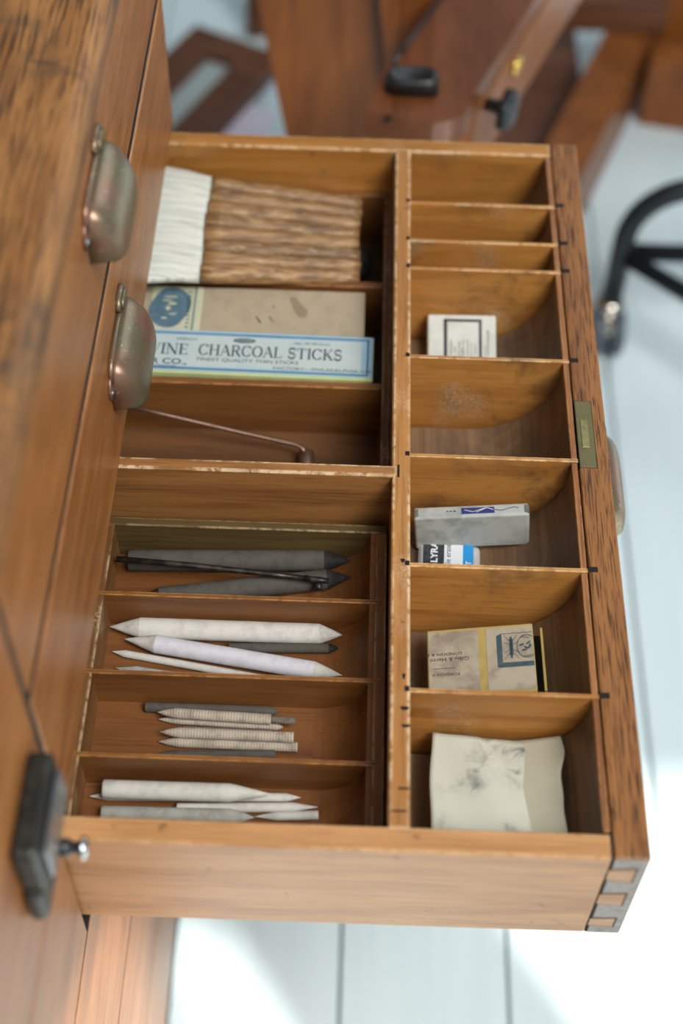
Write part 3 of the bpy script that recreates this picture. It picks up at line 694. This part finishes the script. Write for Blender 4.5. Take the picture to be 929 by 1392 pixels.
for (a, b) in (rows[0], rows[-1]):
    for k in range(NV): bm.faces.new((a[k], b[k], b[k+1], a[k+1]))
finish('bristles', bm, 'hair', br, True)
# the dark lump the brush rests on
bm = bmesh.new(); bmesh.ops.create_icosphere(bm, subdivisions=3, radius=1)
for v in bm.verts:
    n_ = 1+.12*math.sin(3*v.co.x+1)*math.cos(4*v.co.y)+.08*math.sin(5*v.co.z+2*v.co.x)
    v.co = Vector((-.166+v.co.x*.0225*n_, .487+v.co.y*.016*n_, -.0645+max(v.co.z*n_, -.9)*.0205))
o = finish('charcoal_lump', bm, 'st_black', None, True); recentre(o); tag(o, 'dark charcoal lump showing beneath the handle end of the wide brush', 'charcoal')

# ------------------------------------------------------------------ cardboard boxes of charcoal
kb = empty('chipboard_box', (-.2350, .4095, -.0834)); tag(kb, 'plain grey chipboard box with a blue portrait label at its left end', 'box')
kx, ky, kz = .0865, .0215, .0447
box('carton', -kx, kx, -ky, ky, 0, kz, 'kraft', kb, .0006, world=False)
bm = rect(bmesh.new(), -.0600, -.0250, -ky+.0008, ky-.0008, kz+.0002); decal('label', bm, 'label_cream', kb)
bm = bmesh.new(); flat(bm, [(-.0470+.0140*math.cos(R(a))*(1+.12*math.sin(2*R(a))), .0005+.0195*math.sin(R(a))) for a in range(0, 360, 12)], kz+.0003); decal('printed_portrait', bm, 'label_blue', kb)
bm = bmesh.new(); [flat(bm, [(cx_+rx_*math.cos(R(a)), cy_+ry_*math.sin(R(a))) for a in range(0, 360, 30)], kz+.0004) for cx_, cy_, rx_, ry_ in ((-.0470, .0105, .0050, .0008), (-.0490, .0070, .0040, .0007), (-.0455, .0040, .0032, .0012), (-.0480, -.0005, .0016, .0022), (-.0445, -.0060, .0028, .0007), (-.0500, -.0100, .0022, .0009))]; decal('portrait_face', bm, 'label_cream', kb)
bm = bmesh.new(); rect(bm, -.0308, -.0296, -ky+.001, ky-.001, kz+.0003)
for k in range(10): rect(bm, -.0358+random.uniform(0, .001), -.0328, -.0185+k*.0037, -.0170+k*.0037, kz+.0003)
decal('label_border', bm, 'label_blue', kb)
bm = bmesh.new(); flat(bm, [(.0345, .0135), (.0385, .0145), (.0425, .0080), (.0478, .0010), (.0462, -.0050), (.0420, -.0052), (.0395, -.0010), (.0368, .0060)], kz+.0003)
flat(bm, [(.0240+.0012*math.cos(R(a)), .0040+.0010*math.sin(R(a))) for a in range(0, 360, 40)], kz+.0003); decal('stain', bm, 'kraft_mark', kb)
bm = bmesh.new(); flat(bm, [(.0120, -.0050), (.0128, -.0052), (.0160, -.0105), (.0172, -.0125), (.0148, -.0112)], kz+.0003); flat(bm, [(.0210, -.0052), (.0217, -.0050), (.0248, -.0100), (.0238, -.0098)], kz+.0003); decal('pencil_tick', bm, 'ink_pencil', kb)

BBX, BBY, BZ = -.2430, .3665, .0475
bb = empty('charcoal_stick_box', (BBX, BBY, -.0834), (0, 0, R(-.7))); tag(bb, 'pale blue box of vine charcoal sticks in front of the chipboard box', 'box')
bx_, by_ = .1010, .0195
box('carton', -bx_, bx_, -by_, by_, 0, BZ, 'box_green', bb, .0005, world=False)
bm = rect(bmesh.new(), -bx_+.0004, bx_-.0004, -by_+.0020, by_-.0003, BZ+.0002); decal('label', bm, 'box_blue', bb)
bm = rect(bmesh.new(), -bx_+.007, bx_-.0080, -by_+.0060, by_-.0050, BZ+.0003); decal('label_panel', bm, 'box_panel', bb)
bm = bmesh.new(); y0, y1, w_ = -by_+.0034, by_-.0026, .0011
rect(bm, -bx_+.003, bx_-.0032, y0, y0+w_, BZ+.0004); rect(bm, -bx_+.003, bx_-.0032, y1-w_, y1, BZ+.0004); rect(bm, bx_-.0042, bx_-.0032, y0, y1, BZ+.0004); rect(bm, -bx_+.003, -bx_+.004, y0, y1, BZ+.0004)
decal('label_border', bm, 'box_line', bb)
def lx(x): return x-BBX
bm = bmesh.new()
serif_bm(bm, 'VINE', lx(-.2915), -.0035, .0098, BZ+.0005, .0265); serif_bm(bm, 'CHARCOAL', lx(-.2585), -.0032, .0100, BZ+.0005, .0560); serif_bm(bm, 'STICKS', lx(-.1990), -.0033, .0098, BZ+.0005, .0365)
decal('lettering', bm, 'ink_navy', bb)
bm = bmesh.new(); font_bm(bm, 'F. WEBER CO.,', lx(-.3190), -.0122, .0050, BZ+.0005, 1.22, bold=.00008); rect(bm, lx(-.3190), lx(-.2720), -.0142, -.0138, BZ+.0005)
font_bm(bm, 'FINEST QUALITY THIN STICKS', lx(-.2590), -.0084, .0031, BZ+.0005, 1.17); font_bm(bm, 'FACTORY\u2014PHILADELPHIA, U.S.A.', lx(-.2080), -.0134, .0026, BZ+.0005, 1.30)
font_bm(bm, 'No. 30-30 sticks', lx(-.1950), .0100, .0020, BZ+.0005, 1.3); font_bm(bm, 'FRENCH', lx(-.2740), .0098, .0022, BZ+.0005, 1.2)
decal('small_print', bm, 'ink_navy', bb)
bm = bmesh.new(); flat(bm, [(lx(-.2285)+.0076*math.cos(R(a)), .0113+.0021*math.sin(R(a))) for a in range(0, 360, 15)], BZ+.0005); decal('trade_mark', bm, 'ink_navy', bb)
bm = font_bm(bmesh.new(), 'WEBER', lx(-.2285), .0103, .0021, BZ+.0006, 1.25, align='CENTER'); decal('trade_mark_lettering', bm, 'box_panel', bb)

# ------------------------------------------------------------------ erasers
ea = empty('white_eraser', (-.0815, .3985, -.0515), (R(24), 0, R(1.2))); tag(ea, 'white block eraser with a black printed frame leaning in the upper compartment', 'eraser')
ex, ey, ez = .0235, .0185, .0050
box('block', -ex, ex, -ey, ey, -ez, ez, 'rubber_white', ea, .0015, world=False, seg=3)
bm = bmesh.new(); z = ez+.0002
a0, a1, b0, b1 = -.0125, .0135, -.0165, .0150
for (p, q, r_, s_) in ((a0, a1, b1-.0016, b1), (a0, a0+.0020, b0, b1), (a1-.0015, a1, b0, b1), (a0, a1, b0, b0+.0012), (a0+.0022, a1-.0018, b1-.0020, b1-.0017), (a0+.0022, a0+.0025, b0, b1-.002), (a1-.0021, a1-.0018, b0, b1-.002)):
    rect(bm, p, q, r_, s_, z)
for i, (xx, s_, h_) in enumerate(((-.0068, 'RUBKLEEN', .0017), (-.0042, 'No. 6002', .0014), (-.0012, 'EBERHARD', .0016), (.0014, 'FABER, Inc.', .0019), (.0044, 'WILKES-BARRE', .0013), (.0067, 'Made in U.S.A.', .0013), (.0093, 'for ink & pencil', .0011))):
    font_bm(bm, s_, xx, -.0135, h_, z, 1.15, R(90))
font_bm(bm, 'PLASTIC ERASER', .0185, -.0110, .0016, z, 1.15, R(90)); font_bm(bm, 'soft grade', .0160, -.012, .0013, z, 1.1, R(90))
decal('printed_frame', bm, 'ink_black', ea)

eb = empty('grey_eraser', (-.0775, .2345, -.0590), (R(-3), R(-6.0), R(1.0))); tag(eb, 'large smudged grey eraser standing on edge with a blue stamp', 'eraser')
gx, gy, gh = .0350, .0047, .0298
box('block', -gx, gx, -gy, gy, 0, gh, 'rubber_grey', eb, .0016, world=False, seg=3)
bm = bmesh.new(); rect(bm, -.0060, .0140, -.0026, .0022, gh+.0002); decal('blue_stamp', bm, 'print_blue', eb)
bm = bmesh.new()
for (p, q) in (((-.004, .0005), (.001, -.0012)), ((.001, -.0012), (.009, .0016)), ((.003, -.0016), (.0095, .0016)), ((.0095, .0016), (.0135, -.0002))):
    p, q = Vector(p), Vector(q); n_ = Vector((-(q-p).y, (q-p).x)).normalized()*.00028
    flat(bm, [(p-n_)[:], (q-n_)[:], (q+n_)[:], (p+n_)[:]], gh+.00035)
decal('stamp_lettering', bm, 'rubber_white', eb)
bm = bmesh.new(); pts = [(.0142, 0), (.018, -.0010), (.022, .0002), (.026, .0014), (.0285, .0006)]
for p, q in zip(pts, pts[1:]): flat(bm, [(p[0], p[1]-.0003), (q[0], q[1]-.0003), (q[0], q[1]+.0003), (p[0], p[1]+.0003)], gh+.0003)
decal('ink_smear', bm, 'ink_smear', eb)
for p in (-.0150, -.0130, -.0108): decal('ink_dot', rect(bmesh.new(), p, p+.0014, -.0006, .0004, gh+.0003), 'ink_smear', eb)
for (x0, x1) in ((-gx-.0001, -gx+.0040), (gx-.0042, gx+.0001)):
    box('dirty_corner', x0, x1, -gy+.0004, gy-.0006, gh-.0036, gh+.00015, 'rubber_dirty', eb, .0015, world=False, seg=2)

ly = empty('kneadable_eraser_case', (-.0925, .2155, -.0658), (0, 0, R(-2))); tag(ly, 'clear plastic case with a black, white and blue card in front of the grey eraser', 'eraser case')
box('plastic_case', -.0190, .0195, -.0170, .0160, 0, .0088, 'plastic', ly, .0035, world=False, seg=3)
box('putty', -.0150, .0150, -.0130, .0120, .0004, .0060, 'putty', ly, .002, world=False, seg=2)
bm = rect(bmesh.new(), -.0158, -.0030, -.0160, .0152, .0091); decal('black_panel', bm, 'lyra_black', ly)
bm = rect(bmesh.new(), -.0030, .0085, -.0160, .0152, .0091); decal('white_panel', bm, 'lyra_white', ly)
bm = rect(bmesh.new(), .0085, .0150, -.0160, .0152, .0091); decal('blue_panel', bm, 'lyra_blue', ly)
bm = font_bm(bmesh.new(), 'LYRA', -.0072, .0000, .0042, .0093, 1.15, R(90), bold=.0002); decal('brand_lettering', bm, 'lyra_white', ly)
bm = font_bm(bmesh.new(), 'Kneadable eraser', .0010, -.0165, .0036, .0093, .95, R(90)); font_bm(bm, 'High quality', .0038, -.0150, .0020, .0093, 1, R(90))
for k, s_ in enumerate(('for charcoal and', 'pastel, to lift out', 'and to lighten')): font_bm(bm, s_, .0055+k*.0012, -.0100+k*.0006, .0009, .0093, 1.2, R(90))
decal('small_print', bm, 'ink_black', ly)
bm = font_bm(bmesh.new(), 'SOFT', .0136, -.0085, .0034, .0093, 1.0, R(90), bold=.0001); decal('corner_lettering', bm, 'lyra_white', ly)

# ------------------------------------------------------------------ label-covered slide box, upside down in the compartment
mb = empty('slide_box', (-.0735, .1345, -.0566), (0, R(-10), R(1.0))); tag(mb, 'old mustard-edged slide box with an upside-down label and slate-blue emblem', 'box')
mx, my, mz = .0305, .0225, .0205
box('sleeve', -mx, mx, -my, my, 0, mz, 'yellow', mb, .0006, world=False)
bm = rect(bmesh.new(), -mx+.0008, -.0010, -my+.001, my-.0020, mz+.0002); rect(bm, .0036, mx-.0004, -my+.0016, my-.0018, mz+.0002); decal('label', bm, 'match_paper', mb)
bm = bmesh.new()
font_bm(bm, 'LONDON & N', -.0105, .0062, .0019, mz+.0004, 1.25, R(180)); font_bm(bm, 'Gilby & Herrn', -.0065, .0030, .0027, mz+.0004, 1.05, R(180)); rect(bm, -.027, -.0150, -.0042, -.0039, mz+.0004)
font_bm(bm, 'FOREIGN A', -.0120, -.0072, .0019, mz+.0004, 1.2, R(180)); decal('lettering', bm, 'ink_black', mb)
bm = bmesh.new(); z = mz+.0004
flat(bm, [(.0095, .0150), (.0125, .0165), (.0125, -.0030), (.0300, -.0030), (.0300, -.0062), (.0100, -.0062), (.0095, -.0056)], z)
rect(bm, .0125, .0300, .0160, .0164, z)
rect(bm, .0166, .0188, .0015, .0125, z); rect(bm, .0172, .0182, -.0005, .0140, z)
for s_ in (-1, 1):
    for (ya, yb) in ((.0110, .0150), (.0085, .0100), (.0050, .0030), (.0030, -.0012)):
        xa = .0177+s_*.0011; xb = .0177+s_*.0040; flat(bm, [(xa, ya), (xb, yb), (xb, yb+.0004), (xa, ya+.0005)], z)
pts = arc(.0265, .0070, .0058, .0078, 50, 310, 20)
for p, q in zip(pts, pts[1:]):
    c_ = Vector((.0265, .0070)); f = lambda w, k: tuple(c_+(Vector(w)-c_)*k); flat(bm, [f(p, 1), f(q, 1), f(q, .93), f(p, .93)], z)
    f2 = lambda w, k: tuple(c_+(Vector(w)-c_)*k)
for (x_, y_, a_) in ((.0235, .0080, 20), (.0262, .0060, -30), (.0275, .0092, 40), (.0250, .0045, 10), (.0282, .0070, 70)):
    flat(bm, [(x_+.0017*math.cos(R(b_))*math.cos(R(a_))-.0007*math.sin(R(b_))*math.sin(R(a_)), y_+.0017*math.cos(R(b_))*math.sin(R(a_))+.0007*math.sin(R(b_))*math.cos(R(a_))) for b_ in range(0, 360, 45)], z)
font_bm(bm, 'TRADE', .0285, .0130, .0012, z, 1, R(168)); font_bm(bm, 'MARK', .0280, .0015, .0012, z, 1, R(192))
decal('emblem', bm, 'match_blue', mb)
bm = bmesh.new(); bbox(bm, mx-.002, mx+.0048, -my+.001, my-.001, .0060, .0080); finish('inner_tray', bm, 'ink_black', mb, world=False)
box('inner_tray_end', mx+.0040, mx+.0054, -my+.0004, my-.0030, .0062, mz-.0010, 'yellow', mb, .0002, world=False)

# ------------------------------------------------------------------ folded cloth
cl = empty('folded_chamois', (-.0700, .0600, -.0658)); tag(cl, 'folded off-white drawing cloth with grey smudges in the nearest compartment', 'cloth')
def sheet(name, mat, outline, zf, th, nx=26, ny=26):
    bm = bmesh.new(); top = []; bot = []
    for i in range(nx+1):
        rt, rb = [], []
        for j in range(ny+1):
            u, v = i/nx, j/ny; p = outline(u, v); z_ = zf(u, v)
            rt.append(bm.verts.new((p[0], p[1], z_))); rb.append(bm.verts.new((p[0], p[1], z_-th)))
        top.append(rt); bot.append(rb)
    for i in range(nx):
        for j in range(ny):
            bm.faces.new((top[i][j], top[i+1][j], top[i+1][j+1], top[i][j+1])); bm.faces.new((bot[i][j], bot[i][j+1], bot[i+1][j+1], bot[i+1][j]))
    for i in range(nx):
        bm.faces.new((top[i][0], bot[i][0], bot[i+1][0], top[i+1][0])); bm.faces.new((top[i][ny], top[i+1][ny], bot[i+1][ny], bot[i][ny]))
    for j in range(ny):
        bm.faces.new((top[0][j], top[0][j+1], bot[0][j+1], bot[0][j])); bm.faces.new((top[nx][j], bot[nx][j], bot[nx][j+1], top[nx][j+1]))
    return finish(name, bm, mat, cl, True)
def lerp2(a, b, c, d, u, v):
    return tuple((1-u)*(1-v)*a[k]+u*(1-v)*b[k]+u*v*c[k]+(1-u)*v*d[k] for k in (0, 1))
sheet('lower_fold', 'cloth2', lambda u, v: (lambda p: (p[0]+(.0010*math.sin(v*9)+.0006*math.sin(v*17))*u**6, p[1]+.0006*math.sin(u*7)))(lerp2((-.1035, .0205), (-.0365, .0205), (-.0345, .0875), (-.0980, .0880), u, v)),
      lambda u, v: -.0475+.0030*math.sin(v*3.1)+.011*max(u-.35, 0)/.65+.0005*math.sin(v*11)*u**4, .0045)
sheet('middle_fold', 'cloth2', lambda u, v: lerp2((-.1050, .0200), (-.0560, .0200), (-.0560, .0830), (-.1020, .0850), u, v),
      lambda u, v: -.0425+.002*math.sin(u*4+v*3), .005)
sheet('upper_fold', 'cloth', lambda u, v: (lambda p: (p[0]+.0006*math.sin(v*8)*(1-u), p[1]-.0010*math.sin(u*6)))(lerp2((-.1068, .0195), (-.0500, .0195), (-.0523, .0838), (-.1052, .0888), u, v)),
      lambda u, v: -.0385+.0022*math.sin(u*3.0)*(1-v*.4)-.003*v**6*u+.0010*math.sin(u*9+v*5)-.0025*max(u-.92, 0)*12, .0032)

# ------------------------------------------------------------------ studio easel behind the drawer
es = empty('studio_easel', (-.03, 1.15, FZ)); tag(es, 'varnished brown studio easel with black knobs behind the open drawer', 'easel')
AZ = -.100
dv = Vector((.385, .923))
arm = [(-.1514, .7131), (-.0950, .6990)]+[(-.0950+.032*math.sin(R(a)), .7310-.032*math.cos(R(a))) for a in (15, 30, 45, 60, 75)]+[(-.0628, .7330), (.1000, 1.1230), (.0220, 1.1560), (-.1420, .7560)]
finish('arm', extrude_poly(bmesh.new(), arm, 'Z', AZ-.0235, AZ), 'easel_arm', es)
arm2 = [(-.1300, .7600), (-.0760, .7450), (-.0560, .7440), (.1020, 1.1230), (.0240, 1.1560), (-.1100, .8200)]
finish('arm_rail', extrude_poly(bmesh.new(), arm2, 'Z', AZ-.100, AZ-.0240), 'easel', es)
# black oval clamp on the arm
bm = bmesh.new(); prof = []
for k in range(28):
    a = 2*math.pi*k/28; ca, sa = math.cos(a), math.sin(a)
    prof.append((math.copysign(abs(ca)**.45, ca)*.0235, math.copysign(abs(sa)**.55, sa)*.0125))
lv = []
for zz, s_ in ((0, 1.0), (.011, .97), (.0150, .86), (.0150, .70), (.0120, .62)):
    lv.append([bm.verts.new((x*s_, y*s_, zz)) for x, y in prof])
for A, B in zip(lv, lv[1:]):
    for k in range(28): bm.faces.new((A[k], A[(k+1) % 28], B[(k+1) % 28], B[k]))
bm.faces.new(lv[0][::-1]); bm.faces.new(lv[-1])
bm.transform(Matrix.Translation((-.1130, .7450, AZ+.0002)) @ Matrix.Rotation(R(-2), 4, 'Z')); finish('arm_clamp', bm, 'plastic_black', es, True)
bm = lathe(bmesh.new(), [(0, .0030), (.0015, .0030)], 12, 'Y'); bm.transform(Matrix.Translation((-.1330, .7065, AZ-.004))); finish('peg_hole', bm, 'slot', es)
bm = tube(bmesh.new(), [(-.1290, .7780, AZ+.001), (-.1180, .8030, AZ+.002), (-.0700, .9150, AZ+.002)], .0022, 8); finish('cord', bm, 'plastic_black', es, True)
# star knob on the side of the arm rail
kx_, ky_ = Vector((.923, -.385, 0)), Vector((.385, .923, 0))
def side_mat(p): return Matrix.Translation(p) @ Matrix(((kx_.x, ky_.x, 0, 0), (kx_.y, ky_.y, 0, 0), (0, 0, 1, 0), (0, 0, 0, 1)))
kp = Vector((-.0470, .7680, AZ-.030))
bm = lathe(bmesh.new(), [(0, .0060), (.010, .0056), (.011, .0070), (.018, .0070)], 16); bm.transform(side_mat(kp)); finish('knob_stem', bm, 'plastic_black', es, True)
bm = bmesh.new(); N = 40; A_, B_, C_, D_ = [], [], [], []
for k in range(N):
    a = 2*math.pi*k/N; r_ = .0172*(1+.13*math.cos(5*a))
    A_.append(bm.verts.new((.016, r_*.9*math.cos(a), r_*.9*math.sin(a)))); B_.append(bm.verts.new((.0185, r_*math.cos(a), r_*math.sin(a))))
    C_.append(bm.verts.new((.0255, r_*math.cos(a), r_*math.sin(a)))); D_.append(bm.verts.new((.028, r_*.85*math.cos(a), r_*.85*math.sin(a))))
for P_, Q_ in ((A_, B_), (B_, C_), (C_, D_)):
    for k in range(N): bm.faces.new((P_[k], P_[(k+1) % N], Q_[(k+1) % N], Q_[k]))
bm.faces.new(A_[::-1]); bm.faces.new(D_); bm.transform(side_mat(kp)); finish('star_knob', bm, 'plastic_black', es, True)
bm = lathe(bmesh.new(), [(0, .0092), (.004, .0092), (.0055, .0070), (.0060, 0)], 20); bm.transform(side_mat(Vector((-.0165, .8390, AZ-.0400)))); finish('brass_bolt', bm, 'brass_bolt', es, True)
# broad leaning board to the left of the arm, with battens on it
bm = bmesh.new()
extrude_poly(bm, [(-.2780, .02), (-.1780, -.615), (-.0700, -.615), (-.1180, .02)], 'Y', .900, .922); finish('back_board', bm, 'easel', es)
bm = bmesh.new(); extrude_poly(bm, [(-.1570, .02), (-.1290, -.215), (-.1130, -.215), (-.1380, .02)], 'Y', .882, .8995); finish('batten', bm, 'easel', es)
bm = bmesh.new(); extrude_poly(bm, [(-.1370, .02), (-.1150, -.20), (-.0900, -.20), (-.0900, .02)], 'Y', .890, .8995); finish('slide_board', bm, 'easel', es)
# base: diagonal foot, cross bars, post
def beam(name, p, q, w, z0, z1, mat, parent):
    p, q = Vector(p), Vector(q); d = (q-p).normalized(); n_ = Vector((-d.y, d.x))*w
    return finish(name, extrude_poly(bmesh.new(), [tuple(p), tuple(q), tuple(q+n_), tuple(p+n_)], 'Z', z0, z1), mat, parent)
beam('base_foot', (.0500, .950), (.2560, 1.488), .060, FZ+.0005, FZ+.110, 'easel', es)
beam('base_crossbar', (.2330, 1.388), (.800, 1.280), .045, FZ+.0005, FZ+.105, 'easel', es)
box('base_shelf', -.15, .150, 1.28, 1.62, FZ+.02, FZ+.045, 'easel_dark', es, .001)
box('post', .255, .320, 1.47, 1.53, FZ+.0005, .25, 'easel', es, .002)
box('upper_crossbar', .060, .254, 1.50, 1.53, FZ+.14, FZ+.26, 'easel_dark', es, .001)
box('rear_crossbar', .060, .254, 1.44, 1.46, FZ+.111, FZ+.16, 'easel_dark', es, .001)

# ------------------------------------------------------------------ black tubular stool on casters
st = empty('rolling_stool', (.33, .96, FZ)); tag(st, 'black tubular rolling stool base with casters on the white floor', 'stool')
def bend(x, y, sgn):
    pts = [(x, y, -.556), (x, y, -.455)]
    for k in range(1, 9): a = R(90*k/8); pts.append((x+sgn*(.075-.075*math.cos(a)), y, -.455+.075*math.sin(a)))
    return pts
L_ = bend(.1500, .965, 1); Rr = bend(.510, .965, -1)
bm = tube(bmesh.new(), L_+Rr[::-1], .0125, 14); finish('tube_frame', bm, 'tube_black', st, True)
bm = tube(bmesh.new(), [(.152, .967, -.478), (.508, .967, -.478)], .0110, 12); finish('crossbar', bm, 'tube_black', st, True)
L2 = [(x, .70, z) for x, y, z in bend(.4300, .965, 1)[:2]]
bm = tube(bmesh.new(), [(.153, .962, -.480), (.30, .832, -.480), (.430, .702, -.480)], .0105, 12); finish('diagonal_bar', bm, 'tube_black', st, True)
bm = tube(bmesh.new(), [(.507, .962, -.482), (.430, .702, -.482)], .0105, 12); finish('diagonal_bar', bm, 'tube_black', st, True)
bm = tube(bmesh.new(), [(.430, .70, -.556), (.430, .70, -.40), (.400, .78, -.372), (.330, .955, -.372)], .0125, 14); finish('tube_frame', bm, 'tube_black', st, True)
bm = lathe(bmesh.new(), [(-.372, .11), (-.365, .155), (-.345, .165), (-.325, .155), (-.318, .12), (-.316, 0)], 40, 'Z'); 
bm.transform(Matrix.Translation((.345, .91, 0)))
bm.free()
for (x, y) in ((.150, .965), (.510, .965), (.430, .70)):
    bm = lathe(bmesh.new(), [(-.573, .0150), (-.571, .0175), (-.556, .0175), (-.550, .0130)], 16, 'Z'); bm.transform(Matrix.Translation((x, y, 0)) @ Matrix.Diagonal((1, 1, 1, 1)))
    c1 = finish('caster', bm, 'chrome', st, True)
    bm = bmesh.new(); bbox(bm, x-.0165, x+.0165, y-.032, y+.012, -.5835, -.5735, .004, 2); finish('caster_fork', bm, 'chrome', c1)
    for s_ in (-1, 1):
        bm = lathe(bmesh.new(), [(-.007, .018), (-.007, .0280), (-.005, .0305), (.005, .0305), (.007, .0280), (.007, .018)], 24)
        bm.transform(Matrix.Translation((x+s_*.0110, y-.014, FZ+.0307))); finish('caster_wheel', bm, 'wheel', c1, True)

# ------------------------------------------------------------------ framed picture and papers lying on the floor further back
pf = empty('framed_picture', (-.463, 1.262, FZ), (0, 0, R(-26.6))); tag(pf, 'brown framed picture lying on the white floor beyond the cabinet', 'picture frame')
fw, fh, fb_ = .074, .285, .052
for nm, a in (('frame_rail', (-fw, -fw+fb_, -fh, fh)), ('frame_rail', (fw-fb_, fw, -fh, fh)), ('frame_rail', (-fw+fb_, fw-fb_, -fh, -fh+fb_)), ('frame_rail', (-fw+fb_, fw-fb_, fh-fb_, fh))):
    box(nm, a[0], a[1], a[2], a[3], .0005, .030, 'easel_dark', pf, .003, world=False)
box('glazed_picture', -fw+fb_, fw-fb_, -fh+fb_, fh-fb_, .004, .016, 'glass_pane', pf, 0, world=False)

box('rear_leg', -.328, -.301, 1.560, 1.590, FZ+.0005, -.05, 'easel_dark', es, .002)
for (x, y, a, m_, lb, zz) in ((-.297, 1.48, 12, 'paper_blue', 'pale blue sheet of paper lying furthest back on the white floor', 0), (-.320, 1.345, -8, 'paper_pink', 'pale pink sheet of paper on the floor nearer the drawer', .0012)):
    o = box('paper_sheet', -.038, .038, -.05, .05, 0, .0008, m_, None, 0); o.location = (x, y, FZ+.0003+zz); o.rotation_euler.z = R(a); tag(o, lb, 'paper', 'loose papers on the floor')
